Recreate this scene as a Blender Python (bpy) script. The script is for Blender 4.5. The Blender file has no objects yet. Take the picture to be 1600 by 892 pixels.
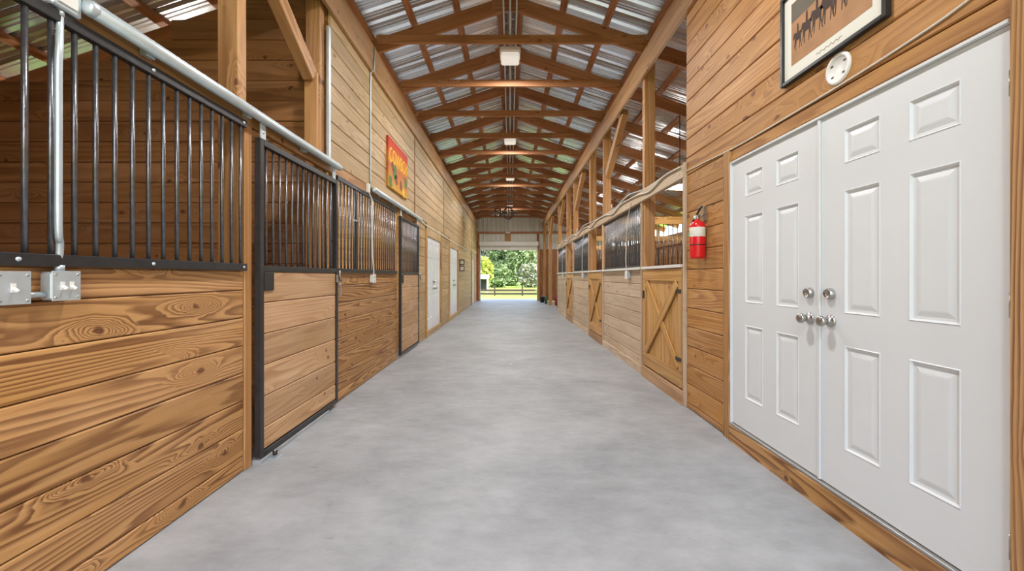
import bpy, bmesh, math, random
from mathutils import Matrix, Vector
random.seed(7)
PI = math.pi
SC = bpy.context.scene
COL = SC.collection

# ---------------------------------------------------------------- camera, sky, sun, exposure
cam_d = bpy.data.cameras.new('camera'); cam = bpy.data.objects.new('camera', cam_d); COL.objects.link(cam)
cam.location = (0, 0, 1.30); cam.rotation_euler = (PI/2, 0, 0)
cam_d.sensor_width = 36; cam_d.lens = 640/1600*36
cam_d.shift_x = 3/1600; cam_d.shift_y = -14/1600
cam_d.clip_start = 0.02; cam_d.clip_end = 500
SC.camera = cam

wd = bpy.data.worlds.new('sky'); SC.world = wd; wd.use_nodes = True
wn = wd.node_tree.nodes; wl = wd.node_tree.links
sky = wn.new('ShaderNodeTexSky'); sky.sky_type = 'NISHITA'; sky.sun_disc = False
sky.sun_elevation = math.radians(48); sky.sun_rotation = math.radians(123)
sky.air_density = 1.0; sky.dust_density = 3.0; sky.ozone_density = 1.0
hs = wn.new('ShaderNodeHueSaturation'); hs.inputs['Saturation'].default_value = 0.75
wl.new(sky.outputs[0], hs.inputs['Color']); wl.new(hs.outputs[0], wn['Background'].inputs['Color'])
wn['Background'].inputs['Strength'].default_value = 0.62

sun_d = bpy.data.lights.new('sun', 'SUN'); sun_d.energy = 2.2; sun_d.angle = math.radians(2.0); sun_d.color = (1, .94, .84)
sun = bpy.data.objects.new('sun', sun_d); COL.objects.link(sun)
sun.rotation_euler = Vector((.62, -.40, .95)).to_track_quat('Z', 'Y').to_euler()
LAMP_W = 54.0
def portal(loc, rot, sx, sy):
    l = bpy.data.lights.new('portal', 'AREA'); l.shape = 'RECTANGLE'; l.size = sx; l.size_y = sy
    l.cycles.is_portal = True
    o = bpy.data.objects.new('portal', l); COL.objects.link(o); o.location = loc; o.rotation_euler = rot
portal((0, -2.62, 2.45), (PI/2, 0, 0), 3.6, 4.9)
portal((-.08, 22.2, 1.36), (-PI/2, 0, 0), 3.0, 2.72)
vs = SC.view_settings
vs.view_transform = 'Standard'; vs.look = 'None'; vs.gamma = 1; vs.use_curve_mapping = False
vs.exposure = 0.60
SC.cycles.max_bounces = 10; SC.cycles.diffuse_bounces = 6; SC.cycles.glossy_bounces = 4
SC.cycles.sample_clamp_indirect = 8

# ---------------------------------------------------------------- materials
def new_mat(name):
    m = bpy.data.materials.new(name); m.use_nodes = True
    return m, m.node_tree.nodes, m.node_tree.links, m.node_tree.nodes['Principled BSDF']

def plain(name, col, rough=.5, metal=0.0, noise=0.0, nscale=8.0, bump=0.0, spec=.5, em=None):
    m, n, l, b = new_mat(name)
    b.inputs['Base Color'].default_value = (*col, 1); b.inputs['Roughness'].default_value = rough
    b.inputs['Metallic'].default_value = metal; b.inputs['Specular IOR Level'].default_value = spec
    if em:
        b.inputs['Emission Color'].default_value = (*em[0], 1); b.inputs['Emission Strength'].default_value = em[1]
    if noise or bump:
        tc = n.new('ShaderNodeTexCoord'); nz = n.new('ShaderNodeTexNoise')
        nz.inputs['Scale'].default_value = nscale; nz.inputs['Detail'].default_value = 6
        l.new(tc.outputs['Object'], nz.inputs['Vector'])
        if noise:
            mx = n.new('ShaderNodeMix'); mx.data_type = 'RGBA'
            mx.inputs['A'].default_value = (*[c*(1-noise) for c in col], 1)
            mx.inputs['B'].default_value = (*[min(1, c*(1+noise)) for c in col], 1)
            l.new(nz.outputs['Fac'], mx.inputs['Factor']); l.new(mx.outputs['Result'], b.inputs['Base Color'])
        if bump:
            bp = n.new('ShaderNodeBump'); bp.inputs['Strength'].default_value = bump; bp.inputs['Distance'].default_value = .01
            l.new(nz.outputs['Fac'], bp.inputs['Height']); l.new(bp.outputs[0], b.inputs['Normal'])
    return m

def wood(name, light, mid, dark, rings=13, var=.22, rough=.55, knots=1.0, contrast=1.0, grey=0.0, fade=-.28):
    m, n, l, b = new_mat(name)
    def math_(op, a, b_=None, c=None, clamp=False):
        q = n.new('ShaderNodeMath'); q.operation = op; q.use_clamp = clamp
        for i, v in enumerate((a, b_, c)):
            if v is None: continue
            if isinstance(v, (int, float)): q.inputs[i].default_value = v
            else: l.new(v, q.inputs[i])
        return q.outputs[0]
    def vmul(v, s):
        q = n.new('ShaderNodeVectorMath'); q.operation = 'MULTIPLY'; l.new(v, q.inputs[0]); q.inputs[1].default_value = s
        return q.outputs[0]
    def noise(v, det, rough_=.5):
        q = n.new('ShaderNodeTexNoise'); q.inputs['Scale'].default_value = 1; q.inputs['Detail'].default_value = det
        q.inputs['Roughness'].default_value = rough_; l.new(v, q.inputs['Vector']); return q.outputs['Fac']
    tc = n.new('ShaderNodeTexCoord'); oi = n.new('ShaderNodeObjectInfo')
    cmb = n.new('ShaderNodeCombineXYZ')
    for i, k in enumerate((137.0, 71.0, 53.0)):
        l.new(math_('MULTIPLY', oi.outputs['Random'], k), cmb.inputs[i])
    add = n.new('ShaderNodeVectorMath'); l.new(tc.outputs['Object'], add.inputs[0]); l.new(cmb.outputs[0], add.inputs[1])
    p = add.outputs[0]
    S = (1.7, 4.4, 4.4)
    vo = n.new('ShaderNodeTexVoronoi'); vo.inputs['Scale'].default_value = 1; vo.inputs['Randomness'].default_value = .8
    ps = vmul(p, S); l.new(ps, vo.inputs['Vector'])
    df = n.new('ShaderNodeVectorMath'); df.operation = 'SUBTRACT'; l.new(ps, df.inputs[0]); l.new(vo.outputs['Position'], df.inputs[1])
    dx = n.new('ShaderNodeSeparateXYZ'); l.new(vmul(df.outputs[0], tuple(1/q for q in S)), dx.inputs[0])
    cs = n.new('ShaderNodeSeparateColor'); l.new(vo.outputs['Color'], cs.inputs[0])
    has = math_('GREATER_THAN', cs.outputs[0], .62)
    wx = math_('ADD', dx.outputs[0], math_('MULTIPLY_ADD', noise(vmul(p, (7, 11, 11)), 2.0), .16, -.08))
    wz = math_('ADD', dx.outputs[2], math_('MULTIPLY_ADD', noise(vmul(p, (5, 14, 14)), 2.0), .05, -.025))
    def rad(ax, az):
        a = math_('DIVIDE', wx, ax); c = math_('DIVIDE', wz, az)
        return math_('ADD', math_('MULTIPLY', a, a), math_('MULTIPLY', c, c))
    wob = noise(vmul(p, (1.5, 16, 16)), 3.0)
    kn = math_('MULTIPLY', math_('EXPONENT', math_('MULTIPLY', rad(.13, .038), -1.0)), math_('MULTIPLY', has, .30*knots))
    base = noise(vmul(p, (.19, 4.0, 4.0)), 1.6, .38)
    val = math_('ADD', math_('ADD', base, kn), math_('MULTIPLY', wob, .05))
    fr = math_('FRACT', math_('MULTIPLY', val, rings))
    ramp = n.new('ShaderNodeValToRGB'); l.new(fr, ramp.inputs[0])
    e = ramp.color_ramp.elements
    e[0].position = 0; e[0].color = (*light, 1)
    e[1].position = .30; e[1].color = (*[a*.6+b_*.4 for a, b_ in zip(light, mid)], 1)
    q = e.new(.72); q.color = (*[a*(1-contrast*.9)+b_*contrast*.9 for a, b_ in zip(mid, dark)], 1)
    q = e.new(.86); q.color = (*[a*(1-contrast)+b_*contrast for a, b_ in zip(mid, dark)], 1)
    q = e.new(1.0); q.color = (*light, 1)
    fib = noise(vmul(p, (3.5, 190, 190)), 3.0, .6)
    blot = noise(vmul(p, (.8, 2.5, 2.5)), 3.0, .55)
    # knot core
    kr = math_('ADD', rad(.027, .019), math_('MULTIPLY', wob, .9))
    core = math_('MULTIPLY', math_('SUBTRACT', 1.0, math_('MULTIPLY', math_('SUBTRACT', kr, .7), 1.1), clamp=True), math_('MULTIPLY', has, min(1, knots)))
    mx = n.new('ShaderNodeMix'); mx.data_type = 'RGBA'; l.new(math_('MULTIPLY', core, .8), mx.inputs['Factor'])
    soft = n.new('ShaderNodeMix'); soft.data_type = 'RGBA'     # grain fades in and out along the board
    l.new(math_('ADD', math_('MULTIPLY', noise(vmul(p, (.9, 9, 9)), 2.0), 1.5), fade, clamp=True), soft.inputs['Factor'])
    soft.inputs['A'].default_value = (*[a*.5+b_*.5 for a, b_ in zip(light, mid)], 1); l.new(ramp.outputs[0], soft.inputs['B'])
    worn = n.new('ShaderNodeMix'); worn.data_type = 'RGBA'
    l.new(math_('MULTIPLY', math_('SUBTRACT', noise(vmul(p, (1.1, 26, 26)), 4.0, .65), .56, clamp=True), 2.2, clamp=True), worn.inputs['Factor'])
    l.new(soft.outputs['Result'], worn.inputs['A']); worn.inputs['B'].default_value = (*[min(1, c*1.25+.06) for c in light], 1)
    l.new(worn.outputs['Result'], mx.inputs['A']); mx.inputs['B'].default_value = (dark[0]*.55, dark[1]*.42, dark[2]*.45, 1)
    hsv = n.new('ShaderNodeHueSaturation'); l.new(mx.outputs['Result'], hsv.inputs['Color'])
    v1 = math_('ADD', math_('MULTIPLY', oi.outputs['Random'], var), 1-var/2)
    v2 = math_('ADD', math_('MULTIPLY', fib, .34), .83)
    v3 = math_('ADD', math_('MULTIPLY', blot, .5), .75)
    l.new(math_('MULTIPLY', math_('MULTIPLY', v1, v2), v3), hsv.inputs['Value'])
    l.new(math_('ADD', math_('MULTIPLY', blot, -.3 - grey), 1.15), hsv.inputs['Saturation'])
    l.new(hsv.outputs[0], b.inputs['Base Color'])
    b.inputs['Roughness'].default_value = rough; b.inputs['Specular IOR Level'].default_value = .35
    bp = n.new('ShaderNodeBump'); bp.inputs['Strength'].default_value = .25; bp.inputs['Distance'].default_value = .004
    l.new(math_('ADD', fib, math_('MULTIPLY', fr, .4)), bp.inputs['Height']); l.new(bp.outputs[0], b.inputs['Normal'])
    return m

def concrete():
    m, n, l, b = new_mat('concrete')
    tc = n.new('ShaderNodeTexCoord')
    def nz(scale, det, sc=(1, 1, 1), ro=.55):
        mp = n.new('ShaderNodeMapping'); mp.inputs['Scale'].default_value = sc; l.new(tc.outputs['Object'], mp.inputs[0])
        q = n.new('ShaderNodeTexNoise'); q.inputs['Scale'].default_value = scale; q.inputs['Detail'].default_value = det
        q.inputs['Roughness'].default_value = ro; l.new(mp.outputs[0], q.inputs['Vector']); return q.outputs['Fac']
    r = n.new('ShaderNodeValToRGB'); l.new(nz(1.1, 7, ro=.62), r.inputs[0])
    e = r.color_ramp.elements; e[0].position = .3; e[0].color = (.31, .325, .34, 1); e[1].position = .72; e[1].color = (.455, .47, .487, 1)
    r2 = n.new('ShaderNodeValToRGB'); l.new(nz(9, 8, (1, .5, 1), .7), r2.inputs[0])
    e = r2.color_ramp.elements; e[0].position = .3; e[0].color = (.70, .71, .70, 1); e[1].position = .62; e[1].color = (1, 1, 1, 1)
    mx = n.new('ShaderNodeMix'); mx.data_type = 'RGBA'; mx.blend_type = 'MULTIPLY'; mx.inputs['Factor'].default_value = .7
    l.new(r.outputs[0], mx.inputs['A']); l.new(r2.outputs[0], mx.inputs['B'])
    # fine speckle, scratches
    r3 = n.new('ShaderNodeValToRGB'); l.new(nz(34, 4, (1, .35, 1), .7), r3.inputs[0])
    e = r3.color_ramp.elements; e[0].position = .25; e[0].color = (.55, .55, .54, 1); e[1].position = .36; e[1].color = (1, 1, 1, 1)
    mx2 = n.new('ShaderNodeMix'); mx2.data_type = 'RGBA'; mx2.blend_type = 'MULTIPLY'; mx2.inputs['Factor'].default_value = .6
    l.new(mx.outputs['Result'], mx2.inputs['A']); l.new(r3.outputs[0], mx2.inputs['B'])
    def spots(scale, lo, hi, col, prev, mask):
        mp = n.new('ShaderNodeMapping'); mp.inputs['Scale'].default_value = (1, .55, 1); l.new(tc.outputs['Object'], mp.inputs[0])
        w_ = n.new('ShaderNodeTexNoise'); w_.inputs['Scale'].default_value = 9; l.new(tc.outputs['Object'], w_.inputs['Vector'])
        av = n.new('ShaderNodeVectorMath'); av.operation = 'MULTIPLY_ADD'; l.new(w_.outputs['Color'], av.inputs[0]); av.inputs[1].default_value = (.22, .22, 0); l.new(mp.outputs[0], av.inputs[2])
        v = n.new('ShaderNodeTexVoronoi'); v.inputs['Scale'].default_value = scale; l.new(av.outputs[0], v.inputs['Vector'])
        c_ = n.new('ShaderNodeSeparateColor'); l.new(v.outputs['Color'], c_.inputs[0])
        g_ = n.new('ShaderNodeMath'); g_.operation = 'GREATER_THAN'; l.new(c_.outputs[0], g_.inputs[0]); g_.inputs[1].default_value = mask
        m_ = n.new('ShaderNodeMapRange'); l.new(v.outputs['Distance'], m_.inputs[0]); m_.inputs[1].default_value = lo; m_.inputs[2].default_value = hi; m_.inputs[3].default_value = .75; m_.inputs[4].default_value = 0
        k_ = n.new('ShaderNodeMath'); k_.operation = 'MULTIPLY'; l.new(g_.outputs[0], k_.inputs[0]); l.new(m_.outputs[0], k_.inputs[1])
        x_ = n.new('ShaderNodeMix'); x_.data_type = 'RGBA'; l.new(k_.outputs[0], x_.inputs['Factor']); l.new(prev, x_.inputs['A']); x_.inputs['B'].default_value = (*col, 1)
        return x_.outputs['Result']
    c1 = spots(2.2, .04, .06, (.20, .20, .195), mx2.outputs['Result'], .80)
    c2 = spots(5.0, .04, .07, (.68, .68, .66), c1, .84)
    c3 = spots(9.0, .05, .09, (.16, .16, .155), c2, .86)
    l.new(c3, b.inputs['Base Color'])
    rr = n.new('ShaderNodeMapRange'); l.new(nz(2.5, 5), rr.inputs[0]); rr.inputs[3].default_value = .38; rr.inputs[4].default_value = .7
    l.new(rr.outputs[0], b.inputs['Roughness']); b.inputs['Specular IOR Level'].default_value = .4
    bp = n.new('ShaderNodeBump'); bp.inputs['Strength'].default_value = .12; bp.inputs['Distance'].default_value = .01
    l.new(nz(14, 6), bp.inputs['Height']); l.new(bp.outputs[0], b.inputs['Normal'])
    return m

def leafmat(name, c1, c2):
    m, n, l, b = new_mat(name)
    g = n.new('ShaderNodeNewGeometry'); nz = n.new('ShaderNodeTexNoise'); nz.inputs['Scale'].default_value = 1.3; nz.inputs['Detail'].default_value = 5
    l.new(g.outputs['Position'], nz.inputs['Vector'])
    r = n.new('ShaderNodeValToRGB'); l.new(nz.outputs['Fac'], r.inputs[0])
    r.color_ramp.elements[0].position = .35; r.color_ramp.elements[0].color = (*c1, 1)
    r.color_ramp.elements[1].position = .65; r.color_ramp.elements[1].color = (*c2, 1)
    l.new(r.outputs[0], b.inputs['Base Color']); b.inputs['Roughness'].default_value = .6
    b.inputs['Subsurface Weight'].default_value = 0
    return m

W_LOW = wood('wood_amber', (.53, .295, .115), (.41, .20, .070), (.165, .066, .022), rings=28, contrast=.95, fade=.08, knots=1.0)
W_HIGH = wood('wood_honey', (.54, .385, .205), (.46, .305, .145), (.31, .18, .075), rings=22, contrast=.7, knots=1.1, fade=-.12)
W_RIGHT = wood('wood_orange', (.53, .275, .092), (.43, .198, .058), (.25, .10, .03), rings=22, contrast=.7, knots=1.1, fade=-.1)
W_DOOR = wood('wood_rosy', (.56, .36, .20), (.47, .27, .13), (.27, .125, .05), rings=20, contrast=.65, knots=1.2)
W_PALE = wood('wood_weathered', (.60, .44, .28), (.52, .35, .205), (.33, .20, .11), rings=16, contrast=.6, grey=.3)
W_XD = wood('wood_yellow', (.62, .36, .13), (.50, .26, .08), (.30, .13, .04), rings=10, contrast=.8)
W_POST = wood('wood_post', (.58, .32, .13), (.46, .22, .08), (.25, .10, .035), rings=12, contrast=.85)
W_TRUSS = wood('wood_truss', (.46, .205, .088), (.37, .155, .064), (.20, .075, .032), rings=12, contrast=.7, knots=.8)
W_BEAM = wood('wood_beam', (.50, .30, .15), (.41, .23, .105), (.25, .12, .055), rings=12, contrast=.7)
W_STALL = wood('wood_stall', (.40, .19, .073), (.31, .14, .05), (.16, .064, .023), rings=9, contrast=.8)
W_FENCE = wood('wood_fence', (.06, .04, .03), (.05, .03, .022), (.03, .018, .012), rings=9)
CONC = concrete()
STALL_FLOOR = plain('stall_floor_bounce', (.46, .36, .24), .95, noise=.35, nscale=5, bump=.5)  # unseen stall floor, made pale so it bounces light to the roof
STEEL = plain('black_steel', (.022, .022, .024), .38, .0, noise=.5, nscale=25, bump=.15)
BAR = plain('bar_steel', (.17, .17, .18), .3, .8, noise=.5, nscale=30, bump=.2)
GALV = plain('galvanised', (.55, .62, .66), .42, .55, noise=.16, nscale=14)
ROOFM = plain('roof_metal', (.70, .735, .78), .25, .72, noise=.08, nscale=3)
WHITEM = plain('white_metal', (.74, .72, .68), .45, .0, noise=.06, nscale=4)
WHITE = plain('white_paint', (.74, .765, .775), .35, noise=.035, nscale=3)
PLAST = plain('white_plastic', (.80, .79, .75), .4)
CABLE = plain('cable_white', (.72, .69, .62), .5)
CHROME = plain('satin_nickel', (.48, .47, .45), .28, 1.0)
DARK = plain('flat_black', (.02, .02, .022), .8)
RED = plain('red_enamel', (.72, .015, .02), .22)
BLACKP = plain('black_plastic', (.018, .018, .018), .4)
BRONZE = plain('dark_bronze', (.055, .040, .030), .45, .6)
LABELM = plain('paper_label', (.78, .77, .68), .6)
GREENL = plain('label_green', (.25, .48, .25), .6)
LENS = plain('lamp_lens', (.85, .84, .78), .35, em=((1, .96, .88), .3))
GLASS = plain('frosted_glass', (.75, .72, .62), .25)
HOSE_R = plain('hose_red', (.30, .03, .05), .45)
HOSE_G = plain('hose_green', (.03, .10, .05), .45)
GRASS = plain('grass', (.23, .35, .045), .9, noise=.45, nscale=.35, bump=.4)
LEAF = [leafmat('leaf_deep', (.10, .16, .07), (.27, .36, .15)), leafmat('leaf_olive', (.20, .26, .10), (.46, .52, .22)),
        leafmat('leaf_grey', (.18, .20, .14), (.38, .39, .26)), leafmat('leaf_yellow', (.30, .36, .06), (.62, .62, .16))]
BARK = plain('bark', (.20, .16, .12), .9, noise=.4, nscale=6, bump=.6)

# ---------------------------------------------------------------- object helpers
WORLD = {}
def link(name, data, M, parent=None):
    o = bpy.data.objects.new(name, data); COL.objects.link(o)
    o.matrix_basis = M
    if parent is not None:
        o.parent = parent; o.matrix_parent_inverse = WORLD[parent.name].inverted()
    WORLD[o.name] = M.copy()
    return o
def tag(o, label=None, cat=None, group=None, kind=None):
    if label: o['label'] = label
    if cat: o['category'] = cat
    if group: o['group'] = group
    if kind: o['kind'] = kind
    return o
def thing(name, loc, label, cat, group=None, kind=None):
    return tag(link(name, None, Matrix.Translation(Vector(loc))), label, cat, group, kind)
CACHE = {}
def finish(bm, smooth=False):
    me = bpy.data.meshes.new('mesh'); bmesh.ops.recalc_face_normals(bm, faces=bm.faces); bm.to_mesh(me); bm.free()
    if smooth:
        for p in me.polygons: p.use_smooth = True
    return me
def box_mesh(a, b, c, bev, mat):
    k = ('box', round(a, 4), round(b, 4), round(c, 4), bev, mat.name)
    if k not in CACHE:
        bm = bmesh.new(); bmesh.ops.create_cube(bm, size=1)
        bmesh.ops.scale(bm, vec=(a, b, c), verts=bm.verts)
        if bev: bmesh.ops.bevel(bm, geom=list(bm.edges), offset=min(bev, .3*min(a, b, c)), segments=1, affect='EDGES')
        me = finish(bm); me.materials.append(mat); CACHE[k] = me
    return CACHE[k]
def box(name, lo, hi, mat, parent=None, bev=.003):
    """axis-aligned board between two corners; its grain runs along the longest side"""
    lo, hi = Vector(lo), Vector(hi); c = (lo+hi)/2; d = hi-lo
    if d.x >= d.y and d.x >= d.z: R = Matrix.Identity(3); s = (d.x, d.y, d.z)
    elif d.y >= d.z: R = Matrix(((0, -1, 0), (1, 0, 0), (0, 0, 1))); s = (d.y, d.x, d.z)
    else: R = Matrix(((0, 0, -1), (0, 1, 0), (1, 0, 0))); s = (d.z, d.y, d.x)
    return link(name, box_mesh(*s, bev, mat), Matrix.Translation(c) @ R.to_4x4(), parent)
def beam(name, p0, p1, w, h, mat, parent=None, bev=.004, up=(0, 0, 1)):
    p0, p1 = Vector(p0), Vector(p1); x = (p1-p0).normalized(); y = Vector(up).cross(x).normalized(); z = x.cross(y)
    R = Matrix((x, y, z)).transposed().to_4x4()
    return link(name, box_mesh((p1-p0).length, w, h, bev, mat), Matrix.Translation((p0+p1)/2) @ R, parent)
def sweep_mesh(pts, r, seg=8, closed=False):
    pts = [Vector(p) for p in pts]; bm = bmesh.new(); rings = []; n = len(pts)
    ref = Vector((0, 0, 1)) if abs((pts[1]-pts[0]).normalized().z) < .9 else Vector((1, 0, 0))
    for i, p in enumerate(pts):
        a = pts[(i-1) % n] if (closed or i) else p; b = pts[(i+1) % n] if (closed or i < n-1) else p
        t = (b-a).normalized(); u = (ref - t*ref.dot(t)).normalized(); v = t.cross(u); ref = u
        rings.append([bm.verts.new(p + r*(math.cos(2*PI*k/seg)*u + math.sin(2*PI*k/seg)*v)) for k in range(seg)])
    for i in range(n if closed else n-1):
        A, B = rings[i], rings[(i+1) % n]
        for k in range(seg): bm.faces.new((A[k], A[(k+1) % seg], B[(k+1) % seg], B[k]))
    if not closed:
        bm.faces.new(rings[0]); bm.faces.new(rings[-1])
    return finish(bm, True)
def smooth_path(pts, k=5):
    P = [Vector(p) for p in pts]; out = []
    for i in range(len(P)-1):
        a, b, c, d = P[max(i-1, 0)], P[i], P[i+1], P[min(i+2, len(P)-1)]
        for j in range(k):
            t = j/k
            out.append(.5*((2*b)+(c-a)*t+(2*a-5*b+4*c-d)*t*t+(3*b-a-3*c+d)*t**3))
    return out+[P[-1]]
def tube(name, pts, r, mat, parent=None, seg=8, closed=False):
    pts = [Vector(p) for p in pts]; o = pts[0].copy()
    me = sweep_mesh([p-o for p in pts], r, seg, closed); me.materials.append(mat)
    return link(name, me, Matrix.Translation(o), parent)
def rod(name, p0, p1, r, mat, parent=None, seg=10):
    p0, p1 = Vector(p0), Vector(p1); d = p1-p0; k = ('rod', round(d.length, 4), r, mat.name, seg)
    if k not in CACHE:
        bm = bmesh.new(); bmesh.ops.create_cone(bm, cap_ends=True, segments=seg, radius1=r, radius2=r, depth=d.length)
        me = finish(bm)
        for p in me.polygons: p.use_smooth = len(p.vertices) == 4
        me.materials.append(mat); CACHE[k] = me
    return link(name, CACHE[k], Matrix.Translation((p0+p1)/2) @ d.to_track_quat('Z', 'Y').to_matrix().to_4x4(), parent)
def lathe(name, prof, base, axis, mat, parent=None, seg=20):
    k = ('lathe', tuple(prof), mat.name, seg)
    if k not in CACHE:
        bm = bmesh.new(); rings = []
        for r, z in prof:
            rings.append([bm.verts.new((r*math.cos(2*PI*i/seg), r*math.sin(2*PI*i/seg), z)) for i in range(seg)] if r > 1e-6 else [bm.verts.new((0, 0, z))])
        for A, B in zip(rings, rings[1:]):
            if len(A) == 1 and len(B) == 1: continue
            for i in range(seg):
                j = (i+1) % seg
                if len(A) == 1: bm.faces.new((A[0], B[j], B[i]))
                elif len(B) == 1: bm.faces.new((A[i], A[j], B[0]))
                else: bm.faces.new((A[i], A[j], B[j], B[i]))
        me = finish(bm, True); me.materials.append(mat); CACHE[k] = me
    return link(name, CACHE[k], Matrix.Translation(Vector(base)) @ Vector(axis).to_track_quat('Z', 'Y').to_matrix().to_4x4(), parent)
def flat(name, pts, th, M, mat, parent=None):
    """a flat outline given thickness th, drawn in the local XY plane"""
    bm = bmesh.new(); f = bm.faces.new([bm.verts.new((x, y, 0)) for x, y in pts])
    r = bmesh.ops.extrude_face_region(bm, geom=[f]); bmesh.ops.translate(bm, vec=(0, 0, th), verts=[v for v in r['geom'] if isinstance(v, bmesh.types.BMVert)])
    me = finish(bm); me.materials.append(mat); return link(name, me, M, parent)
def planks(parent, axis, face, out, u0, u1, z0, z1, mat, w=.184, th=.034, name='plank', first=None, gap=.0045):
    """horizontal planks of a wall; axis 'x': wall plane X=face running along Y; 'y': plane Y=face running along X"""
    zs = [z1]; 
    if first: zs.append(z1-first)
    while zs[-1]-w > z0+.04: zs.append(zs[-1]-w)
    zs.append(z0)
    for a, b in zip(zs[1:], zs):
        j = random.uniform(0, .003)*out
        f0, f1 = sorted((face+j, face-out*th))
        lo = (f0, u0+.001, a+gap) if axis == 'x' else (u0+.001, f0, a+gap)
        hi = (f1, u1-.001, b) if axis == 'x' else (u1-.001, f1, b)
        box(name, lo, hi, mat, parent, .006)

XL, XR = -1.78, 1.76            # aisle faces of the two stall fronts
YF, Y0 = 22.0, -2.5             # far wall, near end
PITCH = .33; RIDGE_B = 4.82     # rafter underside at the ridge
XO = 5.45                       # outer walls
ANG = math.atan(PITCH)
def roof_z(x): return RIDGE_B + .30 - PITCH*abs(x)

# ---------------------------------------------------------------- floor and ground
box('floor', (-1.95, Y0-1.5, -.15), (1.95, YF+1.6, 0), CONC, None, 0)
tag(bpy.data.objects['floor'], 'light grey scuffed concrete floor of the barn aisle', 'floor', kind='structure')
for nm, x0, x1, lb in (('floor_stalls_left', -XO, -1.951, 'unseen stall floor on the left side, made pale to bounce light'), ('floor_stalls_right', 1.951, XO, 'unseen stall floor on the right side, made pale to bounce light')):
    tag(box(nm, (x0, Y0, -.15), (x1, YF, -.02), STALL_FLOOR, None, 0), lb, 'floor', kind='structure')
def ground():
    bm = bmesh.new(); xs = [-90+180*i/60 for i in range(61)]; ys = [-40, -20, -8, -4, 0, 8, 16, 20, 23.5, 26, 29, 32, 36, 40, 44, 50, 58, 68, 80, 100, 130, 170]
    def h(x, y):
        t = min(1, max(0, (y-23.5)/20)); return -.16 - .64*t*t*(3-2*t) + (.04*math.sin(x*.7+y*.4) if y > 26 else 0)
    g = [[bm.verts.new((x, y, h(x, y))) for x in xs] for y in ys]
    for j in range(len(ys)-1):
        for i in range(len(xs)-1): bm.faces.new((g[j][i], g[j][i+1], g[j+1][i+1], g[j+1][i]))
    me = finish(bm, True); me.materials.append(GRASS)
    return tag(link('lawn_ground', me, Matrix.Identity(4)), 'sunlit yellow-green grass field outside the far doorway', 'grass', kind='structure')
ground()

# ---------------------------------------------------------------- roof: sheets, purlins, ridge
ceil = thing('ceiling', (0, 0, 0), 'ribbed galvanised metal roof with wooden purlins over the whole barn', 'roof', kind='structure')
def sheet_profile(width, n_rib, h):
    pitch = width/n_rib; pr = []
    for i in range(n_rib):
        a = i*pitch
        pr += [(a, 0), (a+.055, 0), (a+.07, h*.14), (a+.085, 0), (a+.108, 0), (a+.121, h*.14), (a+.134, 0), (a+.160, 0), (a+.182, h), (a+.208, h), (a+pitch-.0005, 0)]
    return pr
SW = .9144; SL = (XO+.45)/math.cos(ANG)
def roof_sheet_mesh():
    bm = bmesh.new(); pr = sheet_profile(SW, 4, .030)
    A = [bm.verts.new((0, y, z)) for y, z in pr]; B = [bm.verts.new((SL, y, z)) for y, z in pr]
    for i in range(len(pr)-1): bm.faces.new((A[i], B[i], B[i+1], A[i+1]))
    me = finish(bm); me.materials.append(ROOFM); return me
RS = roof_sheet_mesh(); nsh = int((YF+.5-Y0+.3)/SW)+1
for k in range(nsh):
    y = Y0-.3+k*SW
    for s in (1, -1):
        R = Matrix.Rotation(ANG, 4, 'Y')
        if s < 0: R = Matrix.Rotation(PI, 4, 'Z') @ R
        link('roof_sheet', RS, Matrix.Translation((0, y + (SW if s < 0 else 0), RIDGE_B+.30)) @ R, ceil)
for s in (1, -1):
    for i in range(10):
        x = .13+.575*i
        zc = RIDGE_B+.30-PITCH*x-.028
        box_ = link('purlin', box_mesh(YF-Y0+.2, .088, .05, .003, W_TRUSS), Matrix.Translation((s*x, (YF+Y0)/2, zc)) @ Matrix.Rotation(s*ANG, 4, 'Y') @ Matrix.Rotation(PI/2, 4, 'Z'), ceil)
box('ridge_cap', (-.16, Y0-.3, RIDGE_B+.30), (.16, YF+.4, RIDGE_B+.335), ROOFM, ceil)
box('ridge_board', (-.02, Y0, RIDGE_B+.03), (.02, YF-.05, RIDGE_B+.22), W_TRUSS, ceil)

ORD = ['first', 'second', 'third', 'fourth', 'fifth', 'sixth', 'seventh', 'eighth', 'ninth', 'tenth', 'eleventh', 'twelfth', 'thirteenth', 'fourteenth']
def truss(y, label):
    t = thing('roof_truss', (0, y, 4.36), label, 'roof truss', 'roof trusses over the aisle')
    dz = .19/math.cos(ANG)/2
    for s in (1, -1):
        beam('rafter', (s*.004, y, RIDGE_B+dz), (s*(XO+.3), y, RIDGE_B+dz-PITCH*(XO+.3)), .04, .186, W_TRUSS, t)
    box('collar_tie', (-1.75, y-.062, 4.355), (1.775, y-.021, 4.465), W_TRUSS, t)
    box('peak_gusset', (-.24, y-.034, RIDGE_B-.03), (.24, y-.021, RIDGE_B+.16), W_TRUSS, t, .002)
    return t
TY = [5.42+1.22*k for k in range(-6, 14)]
for i, y in enumerate(TY):
    k = i-6
    truss(y, f'{ORD[k]} roof truss with collar tie in view, counting from the camera' if k >= 0 else f'roof truss overhead on the camera side of the first visible one, {ORD[-k-1]} back')

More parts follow.
